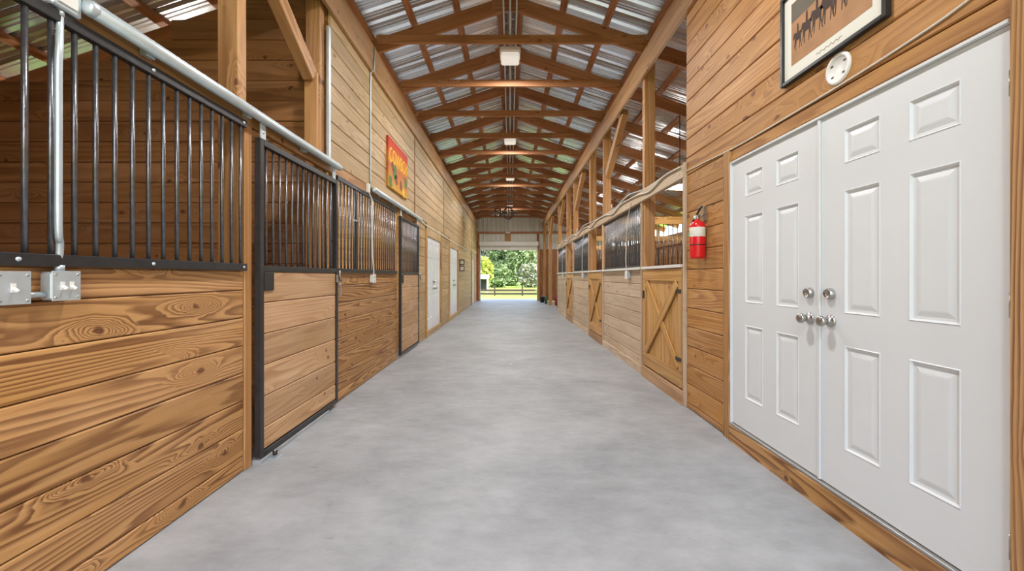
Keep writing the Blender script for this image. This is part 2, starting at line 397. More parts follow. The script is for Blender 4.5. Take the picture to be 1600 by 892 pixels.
# ---------------------------------------------------------------- long beams, posts and braces
def carrier(name, lo, hi, label):
    return tag(box(name, lo, hi, W_BEAM), label, 'beam')
carrier('carrier_beam', (1.72, Y0, 3.90), (1.758, YF-.02, 4.21), 'long weathered beam under the rafters above the right stalls')
carrier('carrier_beam', (-1.778, Y0, 3.90), (-1.74, YF-.02, 4.21), 'long beam under the rafters along the top of the left wall')
tag(box('top_plate', (-1.90, Y0, 4.212), (-1.74, YF-.02, 4.25), W_TRUSS), 'flat plate board lying on top of the left wall beam', 'beam')
def post(y0, side, label, brace=False, top=4.2, wide=.14, th=.09):
    x = (1.762, 1.762+wide) if side > 0 else (-1.82-wide, -1.82)
    t = thing('support_post', ((x[0]+x[1])/2, y0, 0), label, 'post', 'timber posts along the aisle')
    box('upright', (x[0], y0, -.02), (x[1], y0+th, top), W_POST, t, .006)
    if brace:
        xm = (x[0]+x[1])/2
        box('cleat', (x[0]+.01, y0-.045, 2.46), (x[1]-.01, y0-.002, 3.24), W_POST, t, .005)
        beam('knee_brace', (xm, y0-.05, 3.20), (xm, y0-1.18, 3.92), .10, .14, W_POST, t, .005)
    return t
post(2.74, -1, 'square timber post beside the nearest left stall grille')
post(3.92, -1, 'braced timber post at the start of the high left wall', True)
for y, n_, b in ((5.366, 'timber post at the far jamb of the nearest crossed stall door', False), (7.70, 'braced timber post between the first and second right stalls', True),
               (9.021, 'timber post at the far jamb of the middle crossed stall door', False), (11.354, 'braced timber post between the second and third right stalls', True),
               (12.676, 'timber post at the far jamb of the farthest crossed stall door', False), (15.009, 'braced timber post at the far end of the right stalls', True),
               (18.6, 'dark free-standing braced post behind the coiled red hose', True), (21.7, 'post with a short brace against the far wall, right of the doorway', True)):
    post(y, 1, n_, b)
tag(box('steel_edge_strip', (-1.80, 4.008, 2.46), (-1.772, 4.055, 3.76), GALV), 'galvanised vertical edge strip at the start of the high left wall', 'metal strip')

# ---------------------------------------------------------------- left wall boards
wl_ = thing('wall_left', (XL, 4, 0), 'left aisle wall of horizontal honey-coloured wooden planks', 'wall', kind='structure')
planks(wl_, 'x', XL, 1, Y0, 2.735, 0, 1.337, W_LOW, first=.131)
planks(wl_, 'x', XL, 1, 4.15, 6.44, 0, 1.337, W_LOW, first=.131)
planks(wl_, 'x', XL, 1, 7.80, 8.58, 0, 2.44, W_HIGH)
planks(wl_, 'x', XL, 1, 10.57, 11.88, 0, 2.44, W_HIGH)
planks(wl_, 'x', XL, 1, 13.99, 18.6, 0, 2.44, W_HIGH)
planks(wl_, 'x', XL, 1, 20.5, 21.98, 0, 2.44, W_TRUSS)
planks(wl_, 'x', XL, 1, 18.75, 20.5, 2.14, 2.44, W_HIGH)
seams = [4.058, 7.63, 10.95, 15.4, 18.7, 21.98]
for a, b in zip(seams, seams[1:]):
    planks(wl_, 'x', XL, 1, a+.004, b-.004, 2.442, 4.15, W_HIGH, w=.187)
    if b < 21: box('seam_batten', (XL+.002, b-.014, 2.44), (XL+.014, b+.014, 3.895), W_TRUSS, wl_)
box('jamb_board', (-1.83, 2.74, 0), (-1.775, 2.815, 2.33), W_POST, wl_)
box('jamb_board', (-1.815, 4.085, .0), (-1.765, 4.148, 2.33), W_POST, wl_)
box('jamb_board', (-1.815, 6.36, 1.34), (-1.772, 6.44, 2.33), W_POST, wl_)
box('jamb_board', (-1.815, 7.755, 0), (-1.772, 7.80, 2.33), W_POST, wl_)
box('header_board', (-1.815, Y0, 2.332), (-1.778, 7.80, 2.44), W_POST, wl_, .004)
for y0, y1 in ((Y0, 2.735), (4.15, 6.44), (7.80, 8.58), (10.57, 11.88), (13.99, 18.6), (20.5, 21.98)):
    z1 = 1.33 if y0 < 7 else 2.43
    box('leak_blocker', (-1.842, y0, -.02), (-1.818, y1, z1), W_STALL, wl_, 0)  # added sheet behind the lower boards, blocks light leaks
box('leak_blocker', (-1.842, 4.06, 2.45), (-1.818, 21.98, 4.2), W_STALL, wl_, 0)  # same added light block behind the high boards

# ---------------------------------------------------------------- stall partitions and outer walls
def partition(name, y, x0, x1, label, mat=W_STALL, sloped=True, z1=None, w=.20):
    t = thing(name, ((x0+x1)/2, y, 0), label, 'wall', kind='structure')
    zt = z1 or min(4.2, RIDGE_B-PITCH*max(abs(x0), abs(x1)))
    planks(t, 'y', y, -1, x0, x1, -.02, zt, mat, w=w, th=.03)
    box('backing', (x0, y+.04, -.02), (x1, y+.06, zt), mat, t, 0)  # added sheet closing light gaps between the partition planks
    if sloped:   # planks cut to the roof line
        z = zt
        while z < RIDGE_B-PITCH*min(abs(x0), abs(x1))-.05:
            xe = (RIDGE_B+.1-(z+w))/PITCH; s = 1 if x0 > 0 else -1
            a, b = (x0, min(x1, xe)) if s > 0 else (max(x0, -xe), x1)
            if b-a > .1: box('plank', (a, y, z+.003), (b, y+.03, min(z+w, 4.2)), mat, t, .005)
            z += w
    return t
partition('wall_partition_1', 4.02, -XO, -1.83, 'plank partition between the first and second left stalls')
partition('wall_partition_2', 7.70, -XO, -1.83, 'plank partition at the far side of the second left stall', W_XD)
partition('wall_partition_3', -.35, -XO, -1.83, 'plank partition on the near side of the first left stall')
partition('wall_partition_4', 4.06, 1.80, XO, 'plank partition closing the room behind the white double doors')
ol = thing('wall_outer_left', (-XO, 8, 0), 'outer plank wall behind the left stalls', 'wall', kind='structure')
planks(ol, 'x', -XO, 1, Y0, 4.4, -.02, 3.3, W_STALL, w=.22)
planks(ol, 'x', -XO, 1, 4.4, 7.3, -.02, .9, W_STALL, w=.22); planks(ol, 'x', -XO, 1, 4.4, 7.3, 2.75, 3.3, W_STALL, w=.22)
planks(ol, 'x', -XO, 1, 7.3, YF, -.02, 3.3, W_STALL, w=.22)
box('backing', (-XO-.07, Y0, -.02), (-XO-.04, 4.4, 3.28), W_STALL, ol, 0); box('backing', (-XO-.07, 7.3, -.02), (-XO-.04, YF, 3.28), W_STALL, ol, 0)  # added sheets stop daylight leaking between the outer left planks
orr = thing('wall_outer_right', (XO, 8, 0), 'outer plank wall behind the right stalls, open in a slot under the eave', 'wall', kind='structure')
for a in (4.09, 7.75, 11.41, 15.07, 18.6):
    planks(orr, 'x', XO, -1, a, min(a+3.66, YF), -.02, 2.72, W_STALL, w=.2); box('backing', (XO+.07, a, -.02), (XO+.09, min(a+3.66, YF), 2.70), W_STALL, orr, 0)  # backing sheet added against daylight through the plank joints
    box('girt', (XO-.09, a, 2.35), (XO-.04, min(a+3.66, YF), 2.50), W_POST, orr)
    box('wall_post', (XO-.04, a, -.02), (XO+.06, a+.10, 3.05), W_POST, orr)
planks(orr, 'x', XO, -1, Y0, 4.08, -.02, 3.0, W_STALL, w=.22)
fw = thing('wall_front', (0, Y0, 0), 'boarded end wall either side of the open entrance behind the camera', 'wall', kind='structure')
planks(fw, 'y', Y0, 1, -XO, -1.85, -.02, 3.05, W_HIGH, w=.22); planks(fw, 'y', Y0, 1, 1.85, XO, -.02, 3.05, W_HIGH, w=.22)

# ---------------------------------------------------------------- far wall with roll-up door
far = thing('wall_far', (0, YF, 0), 'far gable wall of white ribbed metal above wooden boards', 'wall', kind='structure')
def wall_sheet(x0, zb):
    bm = bmesh.new(); pr = sheet_profile(SW, 4, .045)
    A = [bm.verts.new((x0+u, YF+.06-v, zb(x0+u))) for u, v in pr]; B = [bm.verts.new((x0+u, YF+.06-v, roof_z(x0+u)-.02)) for u, v in pr]
    for i in range(len(pr)-1): bm.faces.new((A[i], A[i+1], B[i+1], B[i]))
    me = finish(bm); me.materials.append(WHITEM); link('metal_sheet', me, Matrix.Identity(4), far)
for i in range(-6, 6):
    x0 = i*SW
    wall_sheet(x0, lambda x: 2.78 if -1.75 < x < 1.55 else 0.0)
box('girt', (-XO, YF-.04, 3.60), (XO, YF+.03, 3.71), W_TRUSS, far)
for x in (-1.72, 1.50): box('stud', (x-.06, YF-.02, 2.7), (x+.06, YF+.03, 3.598), W_TRUSS, far)
box('stud', (-.28, YF-.02, 3.17), (.04, YF+.03, 3.598), W_POST, far)
for x0, x1 in ((-XO, -1.66), (1.48, XO)):
    x = x0
    while x < x1-.02:
        e = min(x+.19, x1); box('board', (x+.002, YF-.03, 0), (e-.002, YF-.002, 2.76), W_TRUSS if x0 < 0 else W_STALL, far, .004); x = e
box('jamb_post', (-1.75, YF-.14, 0), (-1.62, YF-.032, 3.1), W_TRUSS, far); box('jamb_post', (1.44, YF-.14, 0), (1.57, YF-.032, 2.72), W_POST, far)
rd = thing('roll_up_door', (-.07, YF-.1, 2.7), 'white slatted roll-up door coiled above the far doorway', 'door')
box('hood', (-1.64, YF-.42, 2.93), (1.50, YF-.16, 3.16), WHITEM, rd, .03)
for i in range(3): box('slat', (-1.60, YF-.20, 2.70+.077*i), (1.46, YF-.17, 2.772+.077*i), WHITEM, rd, .008)
for x in (-1.605, 1.425): box('guide_track', (x, YF-.21, 0), (x+.04, YF-.145, 2.93), GALV, rd)
tf = thing('twin_floodlight', (-.12, YF-.05, 3.66), 'small white twin-head lamp on the girt above the far doorway', 'lamp')
box('bracket', (-.19, YF-.075, 3.61), (-.05, YF-.042, 3.70), PLAST, tf)
for s in (-1, 1): lathe('lamp_head', [(0, 0), (.035, .01), (.05, .07), (.045, .08), (0, .082)], (-.12+s*.06, YF-.075, 3.66), (s*.5, -1, -.3), PLAST, tf)

# ---------------------------------------------------------------- stall grilles and sliding doors (left)
def grille(name, loc, y0, y1, z0, z1, xc, label, group, step=.086, rail=.046, mids=(), start=None, xr=.035):
    t = thing(name, loc, label, 'grille', group)
    box('bottom_rail', (xc-xr/2, y0, z0), (xc+xr/2, y1, z0+rail), STEEL, t)
    box('top_rail', (xc-xr/2, y0, z1-rail), (xc+xr/2, y1, z1), STEEL, t)
    y = y0+.03 if start is None else start
    while y < y1-.015:
        rod('bar', (xc, y, z0+rail-.004), (xc, y, z1-rail+.004), .0095, BAR, t); y += step
    for m in mids: box('mid_post', (xc-.018, m-.018, z0+rail), (xc+.018, m+.018, z1-rail), STEEL, t)
    return t
g1 = grille('stall_grille', (-1.76, 1.2, 1.34), -.25, 2.715, 1.339, 2.33, -1.758, 'black barred grille above the nearest left plank wall', 'left stall grilles', .0847, start=1.483-.0847*20)
for y in (1.45, 2.0, 2.68):
    for z in (1.362, 2.307): lathe('bolt', [(0, .007), (.006, .006), (.009, 0)], (-1.7405, y, z), (1, 0, 0), GALV, g1, 10)
g2 = grille('stall_grille', (-1.76, 5.2, 1.34), 4.16, 6.35, 1.339, 2.33, -1.765, 'black barred grille between the two left sliding stall doors', 'left stall grilles', .09, mids=(4.66,))
for y in (4.62, 4.70): lathe('snap_hook', [(0, .02), (.012, .014), (.014, 0), (.006, -.012), (0, -.012)], (-1.745, y, 1.93), (1, 0, 0), CHROME, g2, 10)

def sliding_door(y0, y1, label, dark=False):
    x0, x1 = -1.765, -1.722; xm = (x0+x1)/2; zb, zt, zg = .045, 2.262, 1.335
    t = thing('sliding_stall_door', (xm, (y0+y1)/2, zb), label, 'stall door', 'left sliding stall doors')
    for a in (y0, y1-.045): box('stile', (x0, a, zb), (x1, a+.045, zt), STEEL, t, .004)
    box('top_rail', (x0, y0+.046, zt-.045), (x1, y1-.046, zt), STEEL, t); box('grille_rail', (x0, y0+.046, zg), (x1, y1-.046, zg+.042), STEEL, t)
    box('bottom_rail', (x0, y0+.046, zb), (x1, y1-.046, zb+.035), STEEL, t)
    y = y0+.10
    while y < y1-.06: rod('bar', (xm, y, zg+.04), (xm, y, zt-.043), .009, BAR, t); y += .0875
    planks(t, 'x', x1-.010, 1, y0+.046, y1-.046, zb+.036, zg-.001, W_DOOR, th=.024, name='plank', w=.22)
    box('handle_plate', (x1-.009, y0+.046, 1.20), (x1+.004, y0+.16, 1.333), STEEL, t)
    for a in (y0+.02, y1-.10):
        box('hanger', (x1-.02, a, zt), (x1-.008, a+.06, 2.372), GALV, t); lathe('hanger_bolt', [(0, .008), (.008, .006), (.011, 0)], (x1-.008, a+.03, 2.31), (1, 0, 0), GALV, t, 10)
    la = box('latch', (x1, y1-.055, 1.24), (x1+.02, y1+.01, 1.32), CHROME, t)
    tube('latch_pin', [(x1+.025, y1-.03, 1.36), (x1+.028, y1-.02, 1.28), (x1+.03, y1+.02, 1.25)], .008, CHROME, la)
    # chain hanging from the latch
    for i in range(5):
        c = Vector((x1+.026, y1-.015+.004*i, 1.235-.026*i)); ring = []
        for k in range(10):
            a = 2*PI*k/10; ring.append(c+Vector(((0 if i % 2 else .008)*math.cos(a), (.008 if i % 2 else 0)*math.cos(a), .017*math.sin(a))))
        tube('chain_link', ring, .003, CHROME, la, 6, True)
    return t
sliding_door(2.825, 4.105, 'nearest sliding stall door, plank below and black bars above')
sliding_door(6.475, 7.77, 'farther sliding stall door beside the white left double doors')
box_ = tag(box('threshold_curb', (-1.90, 2.83, -.02), (-1.72, 3.905, .03), CONC), 'low concrete curb under the nearest sliding stall door', 'curb')
fg = thing('floor_guide', (-1.70, 2.95, 0), 'small metal guide roller on the floor at the nearest sliding door', 'door guide')
box('foot', (-1.718, 2.90, 0), (-1.655, 2.99, .008), GALV, fg, .002); rod('pin', (-1.69, 2.945, .008), (-1.69, 2.945, .055), .006, GALV, fg); rod('roller', (-1.69, 2.945, .02), (-1.69, 2.945, .05), .016, BRONZE, fg, 14)
def track(y0, y1, label):
    t = thing('door_track', (-1.70, y0, 2.38), label, 'door track', 'galvanised door tracks')
    rod('pipe', (-1.712, y0, 2.392), (-1.712, y1, 2.392), .030, GALV, t, 20)
    lathe('end_cap', [(0, .012), (.018, .010), (.031, .003), (.032, -.02)], (-1.712, y0, 2.392), (0, -1, 0), GALV, t)
    box('flange', (-1.775, y0+.01, 2.418), (-1.70, y1-.01, 2.426), GALV, t, .002)
    y = y0+.3
    while y < y1: box('bracket', (-1.776, y, 2.36), (-1.738, y+.05, 2.417), GALV, t); y += .75
track(1.66, 4.12, 'round galvanised door track above the nearest sliding door')
track(5.15, 7.9, 'round galvanised door track above the farther sliding door')

# ---------------------------------------------------------------- six-panel doors
def panel_mesh(w, h, mat):
    k = ('panel', round(w, 3), round(h, 3), mat.name)
    if k not in CACHE:
        bm = bmesh.new(); rings = []
        for ins, d in ((0, 0), (.004, -.003), (.012, .008), (.024, .009), (.045, .003), (.052, .002)):
            a, b = w/2-ins, h/2-ins
            rings.append([bm.verts.new((d, y, z)) for y, z in ((-a, -b), (a, -b), (a, b), (-a, b))])
        for A, B in zip(rings, rings[1:]):
            for i in range(4): bm.faces.new((A[i], A[(i+1) % 4], B[(i+1) % 4], B[i]))
        bm.faces.new(rings[-1]); me = finish(bm); me.materials.append(mat); CACHE[k] = me
    return CACHE[k]
def leaf(name, xf, side, y0, y1, z0, z1, label, knob_at, group, detail=True):
    """side=+1: leaf on the right wall, its face looks to -X"""
    W, H = y1-y0, z1-z0; th = .042
    t = thing(name, (xf, (y0+y1)/2, z0), label, 'door', group, 'structure')
    yc = (y0+y1)/2; k = H/2.04; pw = W*.236; mu = W*.157; st = (W-2*pw-mu)/2
    cols = [(y0+st, y0+st+pw), (y1-st-pw, y1-st)]
    rows = [(.235*k, .785*k), (.955*k, 1.605*k), (1.745*k, 1.925*k)]
    bm = bmesh.new()
    def add(a, b, c, d):
        r = bmesh.ops.create_cube(bm, size=1); bmesh.ops.scale(bm, vec=(th, b-a, d-c), verts=r['verts'])
        bmesh.ops.translate(bm, vec=(side*th/2, (a+b)/2-yc, (c+d)/2), verts=r['verts'])
    add(y0, cols[0][0], 0, H); add(cols[0][1], cols[1][0], 0, H); add(cols[1][1], y1, 0, H)
    for c in cols:
        zz = [0]+[v for r in rows for v in r]+[H]
        for i in range(0, len(zz), 2): add(c[0], c[1], zz[i], zz[i+1])
    me = finish(bm); me.materials.append(WHITE)
    link('slab', me, Matrix.Translation((xf, yc, z0)), t)
    R = Matrix.Identity(4) if side > 0 else Matrix.Rotation(PI, 4, 'Z')
    for c in cols:
        for r in rows:
            link('panel', panel_mesh(c[1]-c[0], r[1]-r[0], WHITE), Matrix.Translation((xf, (c[0]+c[1])/2, z0+(r[0]+r[1])/2)) @ R, t)
    ky = y0+.075 if knob_at < 0 else y1-.075
    ax = (-side, 0, 0)
    kb = lathe('knob', [(.034, 0), (.034, .006), (.030, .012), (.014, .016), (.013, .034), (.022, .040), (.029, .052), (.029, .062), (.024, .069), (.012, .071), (0, .069)], (xf, ky, z0+.905*k), ax, CHROME, t, 24)
    tag(kb, 'round satin nickel door knob')
    tag(lathe('deadbolt', [(.032, 0), (.032, .010), (.027, .026), (.024, .028), (.022, .024), (0, .024)], (xf, ky, z0+1.055*k), ax, CHROME, t, 24), 'round satin nickel deadbolt')
    return t
dA = leaf('door_1', 1.766, 1, 2.334, 3.245, .15, 2.19, 'left leaf of the near white six-panel double door', -1, 'near white double door leaves')
dB = leaf('door_2', 1.766, 1, 1.438, 2.328, .15, 2.19, 'right leaf of the near white six-panel double door, closest to camera', 1, 'near white double door leaves')
for z in (.35, 1.2, 1.98): rod('hinge', (1.760, 1.437, z-.045), (1.760, 1.437, z+.045), .007, CHROME, dB)
box('astragal', (1.754, 2.322, .15), (1.7655, 2.340, 2.19), WHITE, dA, .002)
tr = thing('trim_1', (1.75, 2.3, 0), 'wooden casing and white jamb around the near white double doors', 'door frame', kind='structure')
box('casing', (1.742, 3.262, 0), (1.764, 3.352, 2.30), W_LOW, tr); box('casing', (1.735, 1.285, 0), (1.772, 1.424, 2.35), W_LOW, tr)
box('white_jamb', (1.748, 3.247, .02), (1.80, 3.261, 2.205), WHITE, tr, .002); box('white_jamb', (1.756, 1.425, .02), (1.80, 1.4365, 2.205), WHITE, tr, .002)
box('white_jamb', (1.748, 1.4375, 2.192), (1.80, 3.246, 2.207), WHITE, tr, .002)
box('sill_board', (1.738, 1.425, -.01), (1.80, 3.261, .128), W_LOW, tr, .006); box('threshold', (1.742, 1.4375, .129), (1.81, 3.2465, .147), CHROME, tr, .003)
# left pairs, farther down
for i, (a, b, lb) in enumerate(((8.72, 10.44, 'first white double door on the left wall'), (12.02, 13.86, 'second white double door on the left wall, nearest the lantern'))):
    m = (a+b)/2
    leaf(f'door_{3+2*i}', -1.790, -1, a, m-.003, .13, 2.17, f'near leaf of the {lb}', 1, 'far white double door leaves')
    leaf(f'door_{4+2*i}', -1.790, -1, m+.003, b, .13, 2.17, f'far leaf of the {lb}', -1, 'far white double door leaves')
    t = thing(f'trim_{2+i}', (-1.78, m, 0), f'honey wooden casing around the {lb}', 'door frame', kind='structure')
    box('casing', (-1.80, a-.125, 0), (-1.755, a-.004, 2.30), W_XD, t); box('casing', (-1.80, b+.004, 0), (-1.755, b+.11, 2.30), W_LOW, t)
    box('head_board', (-1.80, a-.003, 2.172), (-1.765, b+.003, 2.44), W_HIGH, t); box('sill_board', (-1.80, a-.003, 0), (-1.76, b+.003, .128), W_HIGH, t)
    box('backing', (-1.88, a-.12, -.02), (-1.84, b+.12, 2.45), W_STALL, t, 0)
d7 = thing('door_7', (-1.79, 19.6, 0), 'plain pale flush door at the far end of the left wall', 'door', kind='structure')
box('slab', (-1.82, 18.79, .02), (-1.785, 20.46, 2.13), W_PALE, d7); box('jamb', (-1.83, 18.62, 0), (-1.745, 18.74, 2.44), W_TRUSS, d7); box('backing', (-1.88, 18.6, -.02), (-1.84, 20.5, 2.4), W_STALL, d7, 0)
lathe('knob', [(.03, 0), (.03, .01), (.012, .014), (.012, .03), (.027, .045), (.02, .06), (0, .062)], (-1.785, 18.9, 1.0), (1, 0, 0), CHROME, d7)

# ---------------------------------------------------------------- right wall of the room behind the doors
wr = thing('wall_right', (XR, 2, 0), 'near right wall of amber planks above and beside the white doors', 'wall', kind='structure')
planks(wr, 'x', XR, -1, 3.354, 4.09, 0, 2.30, W_RIGHT, w=.187)
planks(wr, 'x', XR, -1, Y0, 1.284, 0, 2.30, W_RIGHT, w=.187)
planks(wr, 'x', XR, -1, 1.286, 3.352, 2.209, 2.30, W_RIGHT, w=.187)
planks(wr, 'x', XR, -1, Y0, 4.09, 2.302, 4.34, W_RIGHT, w=.187)
box('leak_blocker', (1.80, Y0, -.02), (1.825, 1.43, 4.3), W_STALL, wr, 0); box('leak_blocker', (1.811, 1.43, -.02), (1.83, 3.26, 4.3), W_STALL, wr, 0); box('leak_blocker', (1.80, 3.26, -.02), (1.825, 4.085, 4.3), W_STALL, wr, 0)  # added unseen sheets keeping light from leaking through the right wall
box('corner_trim', (1.735, 4.075, 0), (1.80, 4.12, 2.44), W_PALE, wr)

# ---------------------------------------------------------------- right stall fronts
ws = thing('wall_right_stalls', (XR, 9, 0), 'row of weathered plank stall fronts along the right side', 'wall', kind='structure')
box('header_board', (1.722, 4.10, 2.285), (1.760, 15.05, 2.42), W_PALE, ws, .005)
wh = ['nearest', 'middle', 'farthest']
for i in range(3):
    s0 = 4.09+3.655*i
    a, b = s0+.05, s0+1.27
    # crossed half door
    t = thing('crossed_half_door', (1.75, (a+b)/2, .15), f'{wh[i]} wooden half door with crossed braces on the right', 'stall door', 'crossed half doors')
    n = 6; pw = (b-a-.02)/n
    for k in range(n): box('vertical_board', (1.757, a+.01+k*pw+.0015, .16), (1.785, a+.01+(k+1)*pw-.0015, 1.39), W_XD, t)
    box('top_rail', (1.735, a+.01, 1.25), (1.7565, b-.01, 1.385), W_XD, t); box('bottom_rail', (1.735, a+.01, .165), (1.7565, b-.01, .33), W_XD, t)
    for yy in (a+.01, b-.09): box('stile', (1.735, yy, .332), (1.7565, yy+.08, 1.248), W_XD, t)
    beam('cross_brace', (1.7445, a+.12, .35), (1.7445, b-.12, 1.23), .09, .018, W_XD, t, .003, up=(1, 0, 0))
    beam('cross_brace', (1.735, a+.12, 1.23), (1.735, b-.12, .35), .09, .018, W_XD, t, .003, up=(1, 0, 0))
    box('ledge', (1.715, a+.005, 1.392), (1.80, b-.005, 1.425), WHITEM, t, .004)
    for z in (.45, 1.15): box('hinge_strap', (1.728, a+.012, z-.02), (1.7345, a+.15, z+.02), BRONZE, t, .002)
    box('door_latch', (1.722, b-.075, 1.02), (1.7345, b-.025, 1.12), BRONZE, t, .003)
    # planks and grille
    p0, p1 = s0+1.37, s0+3.60
    planks(ws, 'x', XR, -1, p0, p1, .0, 1.39, W_PALE, w=.195, gap=.007)
    for yy in (p0-.045, p1+.002): box('jamb_strip', (1.735, yy, 0), (1.7615, yy+.04, 2.284), W_PALE, ws)
    box('kick_board', (1.728, a-.02, -.01), (1.7615, b+.015, .145), W_BEAM, ws); box('kick_board', (1.735, p0, -.01), (1.7575, p1, .11), W_PALE, ws)
    g = grille('stall_grille', (1.77, (p0+p1)/2, 1.39), p0+.005, p1-.005, 1.425, 2.283, 1.778, f'{wh[i]} black barred grille above weathered planks on the right', 'right stall grilles', .0885, .03)
    box('ledge', (1.712, p0+.003, 1.392), (1.80, p1-.003, 1.4245), WHITEM, g, .004)
    # electric outlet under the ledge with its cable
    o = thing('outlet_box', (1.74, p0+.55, 1.27), f'grey outlet box below the ledge of the {wh[i]} right stall grille', 'outlet', 'outlets on the right stalls')
    box('box', (1.705, p0+.50, 1.27), (1.757, p0+.60, 1.375), GALV, o, .006); box('cover', (1.698, p0+.495, 1.265), (1.7045, p0+.605, 1.38), PLAST, o, .003)
    tube('cord', smooth_path([(1.708, p0+.55, 1.37), (1.70, p0+.55, 1.55), (1.702, p0+.52, 2.0), (1.712, p0+.42, 2.25), (1.717, p0+.35, 2.36)]), .006, CABLE, o)
    # divider to the next stall
    yd = s0+3.60
    d = thing(f'wall_partition_{5+i}', ((1.95+XO)/2, yd, 0), f'low stall divider with bars and top rail beyond the {wh[i]} right stall', 'stall divider', kind='structure')
    planks(d, 'y', yd, -1, 1.93, XO-.05, -.02, 1.42, W_STALL, w=.2)
    box('bottom_rail', (1.93, yd-.005, 1.422), (XO-.05, yd+.03, 1.455), STEEL, d); box('header', (1.93, yd-.01, 2.285), (XO-.05, yd+.03, 2.42), W_XD, d)
    x = 2.0
    while x < XO-.08: rod('bar', (x, yd+.012, 1.45), (x, yd+.012, 2.29), .009, BAR, d, 8); x += .0885
# black panels low on the outer wall inside the right stalls
for i in range(3):
    s0 = 4.09+3.655*i
    tag(box('black_wall_panel', (XO-.075, s0+.12, 0), (XO-.046, s0+3.5, 1.45), DARK), f'black panel low on the outer wall of the {wh[i]} right stall', 'rubber mat', 'stall wall panels')

# cables on the right header and wall
tag(tube('wall_cable', smooth_path([(1.752, 1.3, 2.42), (1.752, 1.55, 2.36), (1.752, 1.75, 2.335), (1.752, 2.2, 2.315), (1.752, 3.1, 2.305), (1.752, 3.6, 2.325), (1.752, 4.07, 2.345)]), .005, CABLE), 'pale cable running along the amber wall above the white doors', 'cable')
pts = []; y = 4.12; k = 0
while y < 15: pts.append((1.709, y, 2.40+.012*math.sin(k*1.7)-(.05 if k % 4 == 2 else 0))); y += .45; k += 1
tag(tube('header_cable', smooth_path(pts), .010, CABLE), 'drooping pale cable stapled along the right stall header', 'cable')
tag(tube('header_cable', smooth_path([(1.74, 4.6, 2.431), (1.74, 5.3, 2.432), (1.742, 6.1, 2.50), (1.74, 6.75, 2.432), (1.74, 7.3, 2.431), (1.74, 8.4, 2.45), (1.738, 9.6, 2.50), (1.74, 10.4, 2.432), (1.74, 10.9, 2.431), (1.742, 12, 2.47), (1.74, 13.5, 2.432), (1.74, 14.8, 2.431)]), .009, GALV), 'thick grey cable lying on top of the right stall header', 'cable')
for i, y in enumerate((6.95, 10.6, 13.7)):
    t = thing('cable_clamp', (1.70, y, 2.42), f'{wh[i]} metal clamp holding cables on the right stall header', 'clamp', 'cable clamps')
    box('plate', (1.724, y, 2.443), (1.76, y+.10, 2.452), GALV, t); tube('hook', [(1.74, y+.05, 2.45), (1.73, y+.05, 2.51), (1.75, y+.06, 2.54)], .008, GALV, t)
bm = bmesh.new()
q = [[bm.verts.new((-.19+.38*i/6, -.16+.32*j, .05*(1-((i-3)/3)**2))) for i in range(7)] for j in (0, 1)]
for i in range(6): bm.faces.new((q[0][i], q[0][i+1], q[1][i+1], q[1][i]))
bmesh.ops.solidify(bm, geom=list(bm.faces), thickness=.008)
SHADE = finish(bm); SHADE.materials.append(PLAST)
def stall_light(x, y, label, watt):
    t = thing('stall_light', (x, y, 2.7), label, 'lamp', 'stall lamps'); zt = RIDGE_B-PITCH*abs(x)
    link('shade', SHADE, Matrix.Translation((x, y, 2.72)), t)
    rod('tube_lamp', (x-.17, y, 2.715), (x+.17, y, 2.715), .013, LENS, t); rod('stem', (x, y, 2.77), (x, y, zt+.01), .008, STEEL, t)
    L = bpy.data.lights.new('stall_lamp_light', 'POINT'); L.energy = watt; L.color = (1, .96, .9); L.shadow_soft_size = .09
    o = bpy.data.objects.new('stall_lamp_light', L); COL.objects.link(o); o.location = (x, y, 2.56)
for x, y, lb, wt in ((2.75, 6.64, 'white curved shade lamp hanging in the nearest right stall', 26), (3.3, 10.3, 'added unseen lamp brightening the middle right stall', 26),
                 (3.3, 13.96, 'added unseen lamp brightening the farthest right stall', 26), (3.3, 18.84, 'added unseen lamp brightening the bay past the right stalls', 24),
                 (-3.6, 5.42, 'added unseen lamp brightening the second left stall', 70)):
    stall_light(x, y, lb, wt)  # only the nearest right lamp is a real fixture; others added for brightness

# ---------------------------------------------------------------- switches, conduit (near left)
def conduit_box(name, y0, y1, z0, z1, label, switches, group):
    t = thing(name, (-1.745, (y0+y1)/2, z0), label, 'electric box', group)
    box('body', (-1.779, y0, z0), (-1.727, y1, z1), GALV, t, .008)
    box('cover', (-1.7265, y0-.004, z0-.003), (-1.7225, y1+.004, z1+.003), GALV, t, .0015)
    for y in switches:
        p = box('switch_plate', (-1.7223, y-.008, (z0+z1)/2-.016), (-1.7205, y+.008, (z0+z1)/2+.016), PLAST, t, .001)
        beam('toggle', (-1.721, y, (z0+z1)/2), (-1.703, y, (z0+z1)/2-.012), .008, .010, PLAST, p, .002)
    for y, z in ((y0+.008, z0+.010), (y1-.008, z1-.010), (y0+.008, z1-.010), (y1-.008, z0+.010)):
        lathe('screw', [(0, .003), (.004, .002), (.005, 0)], (-1.7225, y, z), (1, 0, 0), CHROME, t, 8)
    return t
conduit_box('switch_box', 1.545, 1.640, 1.210, 1.318, 'galvanised double switch box under the white conduit', (1.577, 1.610), 'switch boxes on the near left wall')
conduit_box('switch_box', 1.375, 1.470, 1.205, 1.315, 'galvanised single switch box left of the double one', (1.42,), 'switch boxes on the near left wall')
tag(rod('box_nipple', (-1.755, 1.474, 1.232), (-1.755, 1.541, 1.232), .011, GALV), 'short conduit nipple joining the two switch boxes', 'conduit')
jb = thing('junction_box', (-1.745, 1.6, 2.335), 'galvanised junction box at the top of the near white conduit', 'electric box')
